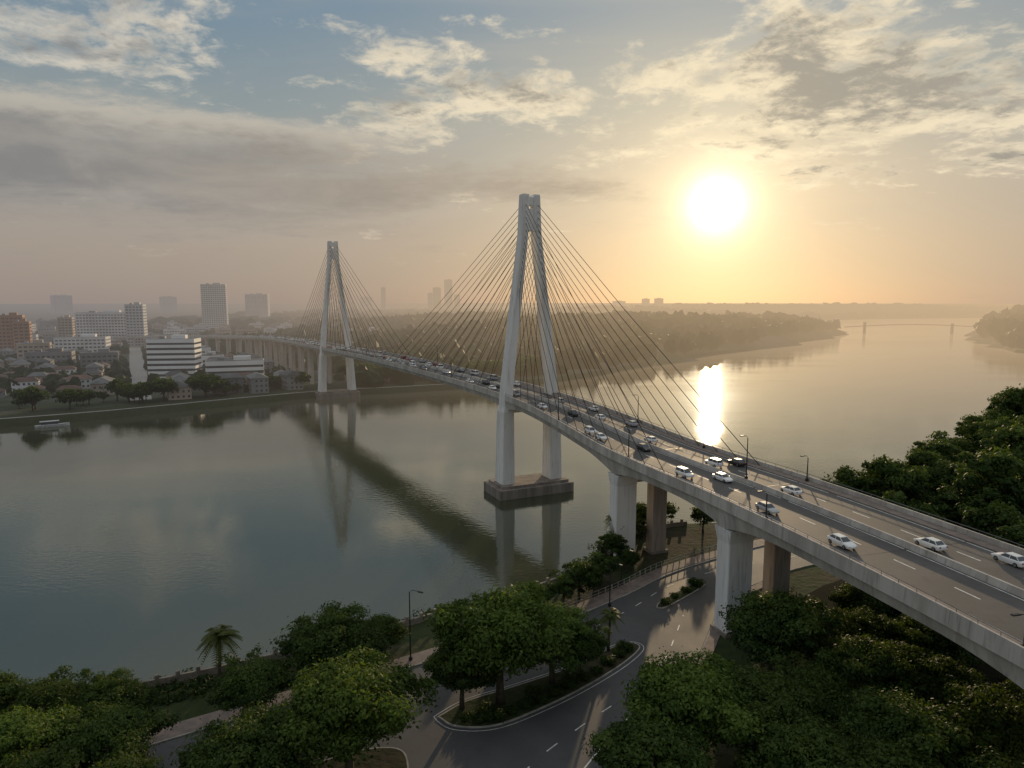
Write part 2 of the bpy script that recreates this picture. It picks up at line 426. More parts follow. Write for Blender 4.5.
me=mb.mesh('embankment'); obj('embankment',me,kind='structure',label='open grassy embankment beside the promenade',category='grass')
mb=MB(); strip2(mb,[(-212,385),(-300,545),(-473,855),(-700,1250)],-6,6,3.55,3.55,'kerb')
strip2(mb,[(-560,310),(-380,435),(-240,525),(-205,600)],-4,4,3.53,3.53,'asphalt')
obj('city_street',mb.mesh('city_street'),kind='structure',label='straight city street between low buildings',category='road')
mb=MB(); mb.poly([(30,30),(33,60),(34,80),(35.5,92),(40,104),(46,112),(58,122),(78,134),(92,120),(86,95),(84,60),(84,30)],7.008,'painted_shade')  # dark sheet laid on the ground as painted shade below the bridge
obj('shade_sheet',mb.mesh('shade_sheet'),kind='structure',label='dark ground sheet with the shade below the bridge painted in',category='ground')

# near roads
mb=MB()
north=[(-130,28),(-70,60),(-38,79),(-20,90),(-5,99.5),(10,109),(21,118),(31,127.5),(45,137),(62,146),(90,152)]
south=[(92,142),(62,133),(47,124),(38,116),(33,107),(28.5,98),(24,91),(18.5,84),(13.5,77),(8.5,67),(3,52),(-3,30),(-5,0),(-140,0)]
mb.poly([tuple(p) for p in catmull(north,5)]+[tuple(p) for p in catmull(south,5)],7.014,'asphalt')
obj('road',mb.mesh('road'),kind='structure',label='dark asphalt riverside road curving under the bridge',category='road')
def kerb_line(name,pts,w,h,k,off=0):
    mb=MB(); P=catmull(pts,6); r=[]
    for i in range(len(P)):
        t=P[min(i+1,len(P)-1)]-P[max(i-1,0)]; t/=np.linalg.norm(t); n=np.array([-t[1],t[0]])
        a=P[i]+n*off;b=P[i]+n*(off+w); r.append([(a[0],a[1],6.9),(a[0],a[1],7+h),(b[0],b[1],7+h),(b[0],b[1],6.9)])
    mb.loft(r,k); me=mb.mesh(name); fixn(me); return me
obj('pavement',kerb_line('pavement',north,3.0,.14,'pave',.3),kind='structure',label='reddish riverside pavement beside the road',category='pavement')
obj('kerb',kerb_line('kerb',north,.2,.15,'kerb',0.1),kind='structure',label='pale concrete kerb along the riverside road',category='kerb')
obj('kerb',kerb_line('kerb',south[:10],.2,.15,'kerb',0.1),kind='structure',label='pale concrete kerb bending round the bridge pier',category='kerb')
obj('pavement',kerb_line('pavement',south[2:10],1.6,.14,'pave',.3),kind='structure',label='pavement between the road and the trees',category='pavement')
def island(pts,lab,line=True):
    P=catmull(pts+[pts[0]],6)[:-1]; c=P.mean(0)
    mb=MB(); mb.loft([[(p[0],p[1],6.95) for p in P],[(p[0],p[1],7.16) for p in P]],'kerb',cap=False)
    mb.poly([tuple(p) for p in P],7.16,'kerb')
    n=len(P); nrs=[]
    ar=sum(P[i][0]*P[(i+1)%n][1]-P[(i+1)%n][0]*P[i][1] for i in range(n))
    for i in range(n):
        t=P[(i+1)%n]-P[i-1]; t/=np.linalg.norm(t); nr=np.array([-t[1],t[0]])
        nrs.append(nr if ar>0 else -nr)
    def inset(d): return [tuple(P[i]+nrs[i]*d) for i in range(n)]
    mb.poly(inset(.2),7.168,'grass')
    me=mb.mesh('traffic_island'); fixn(me); obj('traffic_island',me,kind='structure',label=lab,category='traffic island')
    if line:
        m2=MB(); a=inset(-.5);b=inset(-.6)
        m2.add([(x,y,7.026) for x,y in a]+[(x,y,7.026) for x,y in b],[(i,i+n,(i+1)%n+n,(i+1)%n) for i in range(n)],'paint_white')
        me=m2.mesh('road_marking'); obj('road_marking',me,kind='structure',label='white edge line painted round the island',category='road marking')
island([(-9.5,81.5),(-7,79.5),(-2,79.7),(4,83.4),(10,88.2),(16,94),(19.6,98.8),(18.6,100.4),(15,98.8),(8.5,93.4),(0,88.3),(-6,85)],'curved kerbed traffic island planted with trees and shrubs')
island([(25,112.6),(26.6,112.8),(31.2,117),(35.8,121.8),(36.2,123.6),(34.4,123),(29.4,118.5),(25.8,114.6)],'slender grassy kerbed strip beside the bridge pier',False)
island([(-60,44),(-34,64),(-22,73),(-15,75.5),(-12,73),(-12,64),(-16,40),(-24,20),(-50,20)],'grassy verge between two roads under trees',False)
mb=MB()
def ribbon(pts,w,dash=None):
    P=catmull(pts,10); L=np.r_[0,np.cumsum(np.linalg.norm(np.diff(P,axis=0),axis=1))]
    def at(s): return np.array([np.interp(s,L,P[:,0]),np.interp(s,L,P[:,1])])
    s=0
    while s<L[-1]:
        e=min(s+(dash[0] if dash else L[-1]),L[-1]); n=max(2,int((e-s)/1)+1); vs=[];fsx=[]
        for i,q in enumerate(np.linspace(s,e,n)):
            t=at(min(q+.3,L[-1]))-at(max(q-.3,0)); t/=np.linalg.norm(t)+1e-9; nr=np.array([-t[1],t[0]])*w/2
            a=at(q)+nr;b=at(q)-nr; vs+=[(a[0],a[1],7.030),(b[0],b[1],7.030)]
            if i: fsx.append((2*i-2,2*i,2*i+1,2*i-1))
        mb.add(vs,fsx,'paint_white'); s=e+(dash[1] if dash else 1)
ribbon([(-9,40),(-4.5,60),(1.5,71.5),(8.5,79.5),(16,87),(22.5,95.5),(26,103),(29,110)],.16,(2.0,3.4))
ribbon([(-2,48),(3,62),(8,71.5),(13.5,79.5),(19,87),(24,94.5)],.18)
ribbon([(-120,25),(-60,58),(-32,76),(-14,87),(0,95.5),(12,104.5),(21,113),(30,122.5),(44,131),(70,141)],.14,(2.0,3.4))
me=mb.mesh('road_marking'); fixn(me); obj('road_marking',me,kind='structure',label='white dashed lane lines on the riverside road',category='road marking')

def offset_line(P,d):
    P=np.array(P); out=[]
    for i in range(len(P)):
        t=P[min(i+1,len(P)-1)]-P[max(i-1,0)]; t/=np.linalg.norm(t); out.append(P[i]+np.array([t[1],-t[0]])*d)
    return np.array(out)
W=offset_line([p for p in nearshore if -160<p[0]<44 and p[1]<175],1.2)
mb=MB(); r=[]
for i in range(len(W)):
    t=W[min(i+1,len(W)-1)]-W[max(i-1,0)]; t/=np.linalg.norm(t); n=np.array([-t[1],t[0]])*.2
    a=W[i]-n;b=W[i]+n; r.append([(a[0],a[1],6.9),(a[0],a[1],8.0),(b[0],b[1],8.0),(b[0],b[1],6.9)])
mb.loft(r,'wallstone')
L=np.r_[0,np.cumsum(np.linalg.norm(np.diff(W,axis=0),axis=1))]
for s in np.arange(0,L[-1],2.6):
    x=np.interp(s,L,W[:,0]);y=np.interp(s,L,W[:,1]); mb.box((x,y,8.1),(.5,.5,1.0),'wallstone',.6)
me=mb.mesh('quay_wall'); fixn(me); obj('quay_wall',me,label='low stone parapet wall with posts along the quay',category='wall')
Wf=catmull([(4,108.6),(10,112.8),(19.5,120.6),(29.5,130.5),(44,140.5)],8)
Lf=np.r_[0,np.cumsum(np.linalg.norm(np.diff(Wf,axis=0),axis=1))]
mb=MB()
for zz_ in(7.7,8.3): mb.tube([(x,y,zz_) for x,y in Wf],.04,'kerb',5)
for s in np.arange(0,Lf[-1],1.8):
    x=np.interp(s,Lf,Wf[:,0]);y=np.interp(s,Lf,Wf[:,1]); mb.box((x,y,7.7),(.14,.14,1.3),'kerb',.7)
obj('railing',mb.mesh('railing'),label='pale metal railing along the riverside pavement',category='railing')

# ------------------------------------------------------------------ trees
def leafmesh(name,cent,crad,tint,nleaf,ls,matk,seed,flat=1.0,core=None):
    g=np.random.default_rng(seed); n=len(cent)
    idx=np.repeat(np.arange(n),nleaf)
    d=g.normal(size=(len(idx),3)); d/=np.linalg.norm(d,axis=1)[:,None]
    d[:,2]=np.where(g.random(len(idx))<.75,np.abs(d[:,2]),d[:,2])
    rr=crad[idx]*(.40+.85*g.random(len(idx))**.7)*(1+.28*g.normal(size=len(idx))*(g.random(len(idx))<.3))
    p=cent[idx]+d*rr[:,None]*np.array([1,1,flat])
    nrm=d*.8+g.normal(size=d.shape)*.5+np.array([0,0,.4]); nrm/=np.linalg.norm(nrm,axis=1)[:,None]
    a=np.cross(nrm,g.normal(size=d.shape)); a/=np.linalg.norm(a,axis=1)[:,None]; b=np.cross(nrm,a)
    sz=ls*(.55+.9*g.random(len(idx)))[:,None]
    q=np.stack([p-a*sz*.9,p-b*sz*.45,p+a*sz*.9+nrm*sz*-.2,p+b*sz*.45],1).reshape(-1,3)
    me=bpy.data.meshes.new(name); nf=len(idx)
    me.vertices.add(nf*4); me.vertices.foreach_set('co',q.ravel())
    me.loops.add(nf*4); me.loops.foreach_set('vertex_index',np.arange(nf*4))
    me.polygons.add(nf); me.polygons.foreach_set('loop_start',np.arange(nf)*4)
    try: me.polygons.foreach_set('loop_total',np.full(nf,4))
    except Exception: pass
    me.update(calc_edges=True)
    at=me.attributes.new('tint','FLOAT','FACE')
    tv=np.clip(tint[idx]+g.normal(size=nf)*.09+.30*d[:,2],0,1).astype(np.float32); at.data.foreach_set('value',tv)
    me.materials.append(M[matk]); me.validate(); return me
def make_tree(seed,Rc,Hc,trunk,ncl,nleaf,ls,matk,cr=.24):
    g=np.random.default_rng(seed)
    c=[];lobes=[]
    for i in range(10):
        a=g.random()*6.28; lobes.append((math.cos(a),math.sin(a),g.uniform(-.1,.9),g.uniform(.8,1.2)))
    for i in range(ncl):
        d=g.normal(size=3); d[2]=abs(d[2])*.9-.18; d/=np.linalg.norm(d)
        k=.70
        for l in lobes:
            q=np.array(l[:3]);q/=np.linalg.norm(q); k=max(k,l[3]*max(0,np.dot(q,d))**6)
        r=k*(1-.55*g.random()**2.2)
        c.append((d[0]*Rc*r,d[1]*Rc*r,trunk+Hc*.30+d[2]*Hc*.75*r))
    c=np.array(c); crad=Rc*cr*(.4+1.0*g.random(ncl)); 
    rel=np.linalg.norm(c[:,:2],axis=1)/Rc
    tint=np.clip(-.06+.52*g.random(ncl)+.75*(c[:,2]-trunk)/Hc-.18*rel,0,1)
    crown=leafmesh('crown',c,crad,tint,nleaf,ls,matk,seed+100,.7)
    mb=MB(); tr=.045*Rc+.12
    mb.tube([(0,0,-.3),(.1,.05,trunk*.5),(-.1,.1,trunk),(0,0,trunk+Hc*.45)],[tr*1.35,tr,tr*.85,tr*.3],'bark',8)
    for i in range(8):
        q=c[g.integers(ncl)]; st=(-.05,.05,trunk*(.65+.35*g.random()))
        mid=((q[0])*.45,(q[1])*.45,st[2]+(q[2]-st[2])*.65)
        mb.tube([st,mid,(q[0]*.9,q[1]*.9,q[2])],[tr*.5,tr*.3,tr*.1],'bark',5)
    return mb.mesh('trunk',True),crown
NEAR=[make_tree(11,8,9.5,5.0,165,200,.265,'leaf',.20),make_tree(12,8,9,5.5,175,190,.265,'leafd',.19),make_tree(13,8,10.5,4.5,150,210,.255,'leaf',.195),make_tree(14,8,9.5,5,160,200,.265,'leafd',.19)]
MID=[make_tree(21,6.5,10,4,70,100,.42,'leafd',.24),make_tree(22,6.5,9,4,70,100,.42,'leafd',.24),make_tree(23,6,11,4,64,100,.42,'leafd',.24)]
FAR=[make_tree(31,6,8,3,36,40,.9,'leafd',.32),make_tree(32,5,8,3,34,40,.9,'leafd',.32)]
def tree(T,x,y,z,sc,lab,group=None,name='tree',sz=1):
    e=obj(name,None,loc=(x,y,z),rz=random.random()*6.28,sc=(sc,sc,sc*sz),label=lab,category='tree',group=group)
    obj('trunk',T[0],e); obj('crown',T[1],e)
L1='large broad leafy green tree beside the riverside road'
for i,(x,y,sc,k) in enumerate([(-1.5,84.5,1.1,0),(5.5,89,.78,2),(-6.5,83.3,.65,1),(9.5,91,.55,1),(-24,86,.85,3),(-32,79.5,.60,1),(-18,69.5,1.0,0),(-27,63,.8,3),(-19.5,95.5,.5,3),(-43,68,.66,1),(-52,65,.75,2),(-61,67,.72,1),(-47,60,.7,3),(-38,60,.65,1),
    (-62,74,.72,3),(-54.5,75,.62,1),(-48,76,.6,3),(-28,72,.48,1),(-70,70,.8,1),(-66,66,.75,2),
    (19.5,70.5,.98,0),(28,71.5,.85,3),(14,62,.85,3),(29,63,.8,1),(36.3,88,1.0,3),(40.5,67,.85,3),(36,76,.7,1),(36,60,.8,3),(48,60,.7,1),
    (44,80,.8,1),(52,77,.75,3),(47.5,90,.72,3),(57,88,.75,1),(52,68,.8,1),(64,99,.8,3),(56,101,.7,1),(68,86,.8,1)]):
    tree(NEAR[k],x,y,7,sc,L1,'trees beside the riverside road')
L2='bushy green tree on the river bank'
for (x,y,sc,k) in [(12,116.5,.48,0),(16.5,122.5,.44,1),(9,113.5,.36,2),(5,112.5,.32,1),(20,131,.45,2),(25,141,.5,0),(29,148,.5,2),(34,152,.5,0),(22.5,128.5,.35,1),(44,152,.45,1),(-3,108.5,.28,1),(15,119.6,.3,0)]:
    tree(MID[k],x,y,7,sc*1.15,L2,'trees on the river bank')
g=np.random.default_rng(5); cnt=0; placed=[]
inner=offset_line([p for p in nearshore if p[0]>60],7)
Lx=np.r_[0,np.cumsum(np.linalg.norm(np.diff(inner,axis=0),axis=1))]
tries=0
while cnt<92 and tries<5000:
    tries+=1
    s=g.random()*300; x=np.interp(s,Lx,inner[:,0]);y=np.interp(s,Lx,inner[:,1]); dep=g.random()**1.2*85
    x+=dep*.55; y-=dep*.83
    if x>.82*y+14 or x<.455*y+3: continue
    sx=sY(y); cx=P2(sx)[0]
    if x<cx+19: continue
    if any((x-a)**2+(y-b)**2<42 for a,b in placed): continue
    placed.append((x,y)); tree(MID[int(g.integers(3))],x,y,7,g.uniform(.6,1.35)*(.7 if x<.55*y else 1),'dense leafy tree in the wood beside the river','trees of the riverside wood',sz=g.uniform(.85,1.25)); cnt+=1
def palmparts():
    mb=MB(); mb.tube([(0,0,-.3),(.1,0,2.5),(.25,.05,5),(.3,.05,6.5)],[.28,.2,.17,.15],'bark',8); tr=mb.mesh('trunk',True)
    V=[];F=[];
    g=np.random.default_rng(3)
    for i in range(34):
        a=i*2.4; el=g.uniform(-.6,1.35); L=2.3
        for j in range(16):
            u=(j+.5)/16; h=u*L; z=6.5+math.sin(el)*h-.9*u*u*1.6; r=math.cos(el)*h*1.0
            c=Vector((.3+math.cos(a)*r,.05+math.sin(a)*r,z)); sd=Vector((-math.sin(a),math.cos(a),0)); fw=Vector((math.cos(a),math.sin(a),-.3))
            ll=.7*math.sin(math.pi*(.12+.8*u))
            for q in(-1,1):
                b=len(V); tip=c+sd*q*ll+fw*.35*ll+Vector((0,0,-.2*ll))
                V+= [c-fw*.08,c+fw*.08,tip]; F.append((b,b+1,b+2))
    me=bpy.data.meshes.new('crown'); me.from_pydata([tuple(v) for v in V],[],F); me.materials.append(M['palm'])
    at=me.attributes.new('tint','FLOAT','FACE'); at.data.foreach_set('value',g.random(len(F)).astype(np.float32))
    return tr,me
PALM=palmparts()
for x,y,sc in [(-39.5,86.5,1.3),(14.6,98.0,.95),(21.5,138,1.25),(24,143,1.0)]:
    tree(PALM,x,y,7,sc,'palm tree with drooping fronds near the water','palm trees','palm_tree')
gg=np.random.default_rng(8)
sc_=np.array([(gg.uniform(-1,1),gg.uniform(-1,1),.5+.3*gg.random()) for _ in range(14)])
SHR=leafmesh('shrub',sc_,np.full(14,.75),gg.random(14)*.6,90,.22,'leafd',4,.8)
pts=[(-6,81),(-4,80.8),(-2,81.2),(0,82.4),(2,83.6),(4,85.1),(6,86.6),(8,88.4),(10,90.2),(12,92),(14,94.1),(16,96.3),(17.3,98.6),(-3,82),(3,86),(8,90),(26.8,114.2),(29.3,116.8),(31.8,119.4),(34.2,121.8)]
for x,y in pts: obj('shrub',SHR,loc=(x,y,7.1),rz=random.random()*6,sc=random.uniform(.55,.9),label='clipped green shrub on a kerbed traffic island',category='shrub',group='shrubs on the traffic islands')
ugc=[];
for p in offset_line([q for q in nearshore if q[0]<60 and q[0]>-120],-.2): 
    for _ in range(3): ugc.append((p[0]+gg.normal()*1.2,p[1]+.8+gg.normal()*1.2,5.6+gg.normal()*.8))
for _ in range(560):
    x=gg.uniform(10,80);y=gg.uniform(40,112)
    if x>.5*(y-40)+10 and (x<40 or gg.random()<.6) and not(28<x<42 and 100<y): ugc.append((x,y,7.0))
for _ in range(220):
    u=gg.random(); q=np.array([-72+u*50,62+u*29]); ugc.append((q[0]+gg.normal()*1.0-1.8,q[1]+abs(gg.normal())*2+6.5,7.0))
ugc=np.array(ugc); UG=leafmesh('undergrowth',ugc,np.full(len(ugc),1.0)*gg.uniform(.6,1.3,len(ugc)),gg.random(len(ugc))*.25,60,.28,'leafd',9,.7)
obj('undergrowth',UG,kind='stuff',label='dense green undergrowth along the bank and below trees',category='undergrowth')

def ico(sub):
    import bmesh
    b=bmesh.new(); bmesh.ops.create_icosphere(b,subdivisions=sub,radius=1); v=np.array([x.co[:] for x in b.verts]); f=np.array([[q.index for q in x.verts] for x in b.faces]); b.free(); return v,f
IV,IF=ico(2)
def forest(name,pts,hs,lab,seed,rad=(3.5,6.5),mk='leaff'):
    g=np.random.default_rng(seed); V=[];F=[];b=0; tint=[]
    for (x,y,z) in pts:
        r=g.uniform(*rad); q=IV*(1+.28*g.normal(size=(len(IV),1)))
        V.append(q*np.array([r,r,r*hs*g.uniform(.75,1.2)])+np.array([x,y,z+r*.6*hs])); F.append(IF+b); b+=len(IV); tint+= [float(g.random()*.8)]*len(IF)
    V=np.concatenate(V);F=np.concatenate(F)
    me=bpy.data.meshes.new(name); me.from_pydata(V.tolist(),[],F.tolist()); me.materials.append(M[mk])
    at=me.attributes.new('tint','FLOAT','FACE'); at.data.foreach_set('value',np.array(tint,dtype=np.float32))
    return obj(name,me,kind='stuff',label=lab,category='woodland')
def inpoly(x,y,poly):
    c=False; n=len(poly); j=n-1
    for i in range(n):
        xi,yi=poly[i];xj,yj=poly[j]
        if (yi>y)!=(yj>y) and x<(xj-xi)*(y-yi)/(yj-yi)+xi: c=not c
        j=i
    return c
farpoly=fs+[(12800,2700),(9000,9500),(0,13200),(-9000,9500),(-12800,0)]
rpoly=rs+[(9000,300),(12800,2200)]
def hillz(x,y,hills):
    return sum(h*math.exp(-((x-a)/sx)**2-((y-b)/sy)**2) for a,b,sx,sy,h in hills)
HF=[(230,1050,230,170,24),(30,850,160,160,20),(450,1250,130,120,20),(-60,1300,250,200,22),(900,3000,700,300,26),(300,2200,400,300,24),(1700,3100,500,300,20),(2700,3200,400,300,26)]
def hillmesh(name,hills,x0,x1,y0,y1,step,poly,lab):
    mb=MB(); xs=np.arange(x0,x1,step);ys=np.arange(y0,y1,step)
    vs=[(x,y,3.2+hillz(x,y,hills)) if inpoly(x,y,poly) else (x,y,-3) for y in ys for x in xs]; nx=len(xs)
    mb.add(vs,[(j*nx+i,j*nx+i+1,(j+1)*nx+i+1,(j+1)*nx+i) for j in range(len(ys)-1) for i in range(nx-1)],'farland')
    obj(name,mb.mesh(name,True),kind='structure',label=lab,category='hill')
hillmesh('hill',HF,-400,3400,520,4000,40,farpoly,'low wooded hills beyond the river')
g=np.random.default_rng(77); pts=[]
vx=lambda y: np.interp(y,AX[:,1],AX[:,0])
while len(pts)<3800:
    y=g.uniform(440,1450); x=g.uniform(-350,640)
    if y<1000 and x<vx(y)+22: continue
    if abs(x)>.8*y: continue
    if not inpoly(x+4,y-6,farpoly): continue
    pts.append((x,y,3.5+hillz(x,y,HF)))
forest('woodland',pts,1.1,'hazy woodland covering the promontory',1,(4,7.5))
pts=[]
while len(pts)<2600:
    y=g.uniform(1400,3600); x=g.uniform(-900,2900)
    if abs(x)>.82*y or not(inpoly(x,y,farpoly) or inpoly(x,y,rpoly)): continue
    pts.append((x,y,3.0+hillz(x,y,HF)))
forest('woodland',pts,.45,'faint distant woodland near the horizon',2,(10,24))
pts=[]; HR=[(1010,1180,200,180,36),(900,900,200,160,34)]
while len(pts)<1300:
    y=g.uniform(650,1800); x=g.uniform(580,1400)
    if x>.95*y or not inpoly(x-8,y,rpoly): continue
    pts.append((x,y,3.5+hillz(x,y,HR)))
forest('woodland',pts,1.1,'wooded slope beyond the river bend',3,(6,11))
hillmesh('hill',HR,600,1700,560,1900,40,rpoly,'wooded hill beyond the river bend')

# ------------------------------------------------------------------ city
def building(x,y,w,dp,h,rz,mk,fl=3.4,bay=3.6,lab='mid-rise concrete office building with rows of windows',style=0):
    mb=MB(); mb.box((0,0,h/2),(w-.8,dp-.8,h-.4),'glass')
    nf=max(2,int(h/fl)); fh=h/nf
    for i in range(nf+1):
        z=i*fh; th=fh*(.55 if style!=2 else .62)
        if i==0: z=.5; th=1.0
        if i==nf: z=h; th=fh*.7
        mb.box((0,0,z),(w,dp,th),mk)
    if style!=1:
        nb=max(2,int(w/bay))
        for i in range(nb+1):
            xx=-w/2+.6+(w-1.2)*i/nb
            for yy in(-dp/2+.12,dp/2-.12): mb.box((xx,yy,h/2),(1.2,.34,h-.3),mk)
        nb=max(2,int(dp/bay))
        for i in range(nb+1):
            yy=-dp/2+.65+(dp-1.3)*i/nb
            for xx in(-w/2+.12,w/2-.12): mb.box((xx,yy,h/2),(.34,1.2,h-.3),mk)
    e=obj('office_building',None,loc=(x,y,3.5),rz=rz,label=lab,category='building')
    obj('facade',mb.mesh('facade'),e)
    rb=MB(); rb.box((0,0,h+fh*.35+.06),(w-.7,dp-.7,.1),'roof_grey')
    rb.box((w*.12,0,h+fh*.35+1.4),(w*.3,dp*.35,2.6),mk); rb.box((-w*.25,dp*.1,h+fh*.35+.9),(w*.12,dp*.2,1.6),'bgrey')
    obj('roof',rb.mesh('roof'),e)
rzc=math.radians(28)
KEY=[(-250,505,33,17,27,'bkey','white office block with dark horizontal window bands',1,.15),
 (-196,482,38,18,13,'bkey','low white waterfront building with flat roof',1,.35),
 (-546,1262,42,26,84,'bpale','tall pale grey tower block above the city',0,.3),
 (-512,700,22,18,40,'borange','orange brown apartment block near the river',0,.5),(-494,690,14,16,34,'borange','orange brown apartment block with pale floors',0,.5),
 (-512,865,62,22,40,'bwhite','wide pale office block with many windows',0,.2),(-466,850,20,20,50,'bpale','slim grey apartment tower with flat roof',0,.3),
 (-560,860,16,16,34,'btan','slim tan apartment tower with flat roof',0,.4),(-718,1940,60,40,72,'bpale','hazy grey office tower in the distance',0,.2),
 (-440,700,46,20,18,'bwhite','long white civic building with flat roof',0,.3),(-330,545,26,14,14,'bgrey','grey flat-roofed building by the street',0,.5),
 (-420,600,24,16,18,'btan','tan flat-roofed building among low houses',0,.5)]
occ=[]
for x,y,w,dp,h,mk,lab,st,rz in KEY:
    building(x,y,w,dp,h,rz,mk,lab=lab,style=st); occ.append((x,y,max(w,dp)*.6))
for u,tt,w,h in [(-268,2900,30,140),(-322,2950,32,108),(-560,3000,20,110),(-345,2900,20,85),(-240,3000,24,78),(560,3600,60,50),(700,3600,40,62),(790,3700,50,64),(-1500,3000,60,70),(-1900,2900,70,75),(-700,3300,50,70)]:
    building(u,tt,w,w*.6,h,random.random(),random.choice(['bpale','btan','bpale']),fl=5,bay=8,lab='faint distant tower block on the hazy skyline')
g=np.random.default_rng(99); n=0;tries=0
def okc(x,y,r):
    if abs(x)>.80*y: return False
    if not inpoly(x,y-26,farpoly): return False
    if y<960 and x>vx(y)-24: return False
    for a in np.linspace(0,1,34):
        qx=-212-261*a*1.2;qy=385+470*a*1.2
        if (x-qx)**2+(y-qy)**2<(r+9)**2: return False
    return all((x-a)**2+(y-b)**2>(r+c)**2 for a,b,c in occ)
while n<65 and tries<6000:
    tries+=1; y=g.uniform(420,1400); x=g.uniform(-1100,-180); w=g.uniform(18,40);dp=g.uniform(12,20);h=g.choice([10,10,10,13,13,16,20])*1.0
    if y<650: h=min(h,13)
    if x>-520 and y>900: h=min(h,13)
    if not okc(x,y,w*.5): continue
    building(x,y,w,dp,h,rzc+g.choice([0,1.57])+g.uniform(-.08,.08),g.choice(['bwhite','bgrey','btan','bpale']),lab='mid-rise flat-roofed city building with window rows'); occ.append((x,y,w*.5)); n+=1
def housemesh(w,dp,h,wk,rk,seed):
    mb=MB(); mb.box((0,0,h/2),(w,dp,h),wk)
    for fz in range(int(h//3)):
        for i in range(int(w//2.6)):
            for q in(-1,1): mb.box((-w/2+1.3+i*2.6,q*dp/2,1.7+fz*3),(1.2,.12,1.3),'glass')
        for i in range(int(dp//2.8)):
            for q in(-1,1): mb.box((q*w/2,-dp/2+1.4+i*2.8,1.7+fz*3),(.12,1.2,1.3),'glass')
    r=MB(); o=.6; rh=dp*.26
    a=[(-w/2-o,-dp/2-o,h),(w/2+o,-dp/2-o,h),(w/2+o,dp/2+o,h),(-w/2-o,dp/2+o,h),(-w/2+dp*.3,0,h+rh),(w/2-dp*.3,0,h+rh)]
    r.add(a,[(0,1,5,4),(2,3,4,5),(1,2,5),(3,0,4),(3,2,1,0)],rk)
    return mb.mesh('wall'),r.mesh('roof')
HM=[housemesh(14,9,6.4,'bwhite','roof_red',1),housemesh(11,9,6.4,'btan','roof_grey',2),housemesh(18,10,9.4,'bgrey','roof_grey',3),housemesh(12,8,3.6,'bgrey','roof_red',4),housemesh(22,12,7,'btan','roof_grey',5)]
n=0;tries=0
while n<170 and tries<14000:
    tries+=1; y=395+g.random()**1.3*600; x=g.uniform(-800,-130)
    if not okc(x,y,9.5): continue
    k=int(g.integers(5)); e=obj('house',None,loc=(x,y,3.5),rz=rzc+g.choice([0,1.57])+g.uniform(-.1,.1),label='low house with hipped roof in the riverside city',category='house',group='houses of the riverside city')
    obj('wall',HM[k][0],e); obj('roof',HM[k][1],e); occ.append((x,y,7.5)); n+=1
n=0;tries=0
B=offset_line([p for p in fs if -480<p[0]<40 and p[1]<520],-22)
LB=np.r_[0,np.cumsum(np.linalg.norm(np.diff(B,axis=0),axis=1))]
while n<105 and tries<6000:
    tries+=1; s=g.random()*LB[-1]; x=np.interp(s,LB,B[:,0])+g.normal()*4; y=np.interp(s,LB,B[:,1])+abs(g.normal())*18-3
    if abs(x)>.8*y: continue
    if abs(x-vx(y))<17 or (x-P2(S2)[0])**2+(y-422)**2<600: continue
    if any((x-a)**2+(y-b)**2<c*c*.7 for a,b,c in occ): continue
    tree(FAR[int(g.integers(2))],x,y,3.5,g.uniform(.5,1.3),'leafy tree along the far river bank','trees along the far river bank'); n+=1
pts=[]
while len(pts)<3000:
    y=420+g.random()**1.4*1200; x=g.uniform(-1250,-120)
    if abs(x)>.82*y or not inpoly(x,y-28,farpoly): continue
    if y<960 and abs(x-vx(y))<16: continue
    if abs(x+212+(y-385)*.5553)<9: continue
    if any((x-a)**2+(y-b)**2<(c*.9)**2 for a,b,c in occ): continue
    pts.append((x,y,2.6))
forest('city_greenery',pts,1.1,'trees and shrubs filling gaps between city buildings',6,(2.6,5.4))

fb=obj('footbridge',None,loc=(0,0,0),label='slender distant bridge across the river bend',category='bridge')
mb=MB(); a=Vector((600,1235,14));b=Vector((840,1200,14)); rings=[]
for i in range(25):
    f=i/24; c=a.lerp(b,f); z=12+5*math.sin(math.pi*f); rings.append([(c.x,c.y-2.5,z-.7),(c.x,c.y-2.5,z+.6),(c.x,c.y+2.5,z+.6),(c.x,c.y+2.5,z-.7)])
mb.loft(rings,'pier_shade'); me=mb.mesh('deck'); fixn(me); obj('deck',me,fb)
for f,h in((.14,24),(.74,22)):
    c=a.lerp(b,f); q=MB(); q.box((c.x,c.y,h/2-3),(3.2,4,h),'pier_shade'); obj('pier',q.mesh('pier'),fb)
def boat(x,y,rz,L,lab):
    e=obj('boat',None,loc=(x,y,0),rz=rz,label=lab,category='boat')
    mb=MB(); r=[]
    for u,w in((-1,.75),(-.6,1),(0,1.05),(.5,.85),(.85,.4),(1,.05)):
        hw=L*.11*w; z=1.0+.35*max(0,u)**2; r.append([(u*L/2,-hw*.6,-.4),(u*L/2,-hw,z),(u*L/2,hw,z),(u*L/2,hw*.6,-.4)])
    mb.loft(r,'hull'); me=mb.mesh('hull'); fixn(me); obj('hull',me,e)
    c=MB(); c.box((-L*.08,0,1.8),(L*.5,L*.15,1.5),'glass'); c.box((-L*.08,0,2.65),(L*.56,L*.19,.2),'hull'); c.box((-L*.08,0,1.1),(L*.52,L*.16,.3),'hull'); obj('cabin',c.mesh('cabin'),e)
boat(-220,322,.6,14,'small white river boat moored beside the far bank')

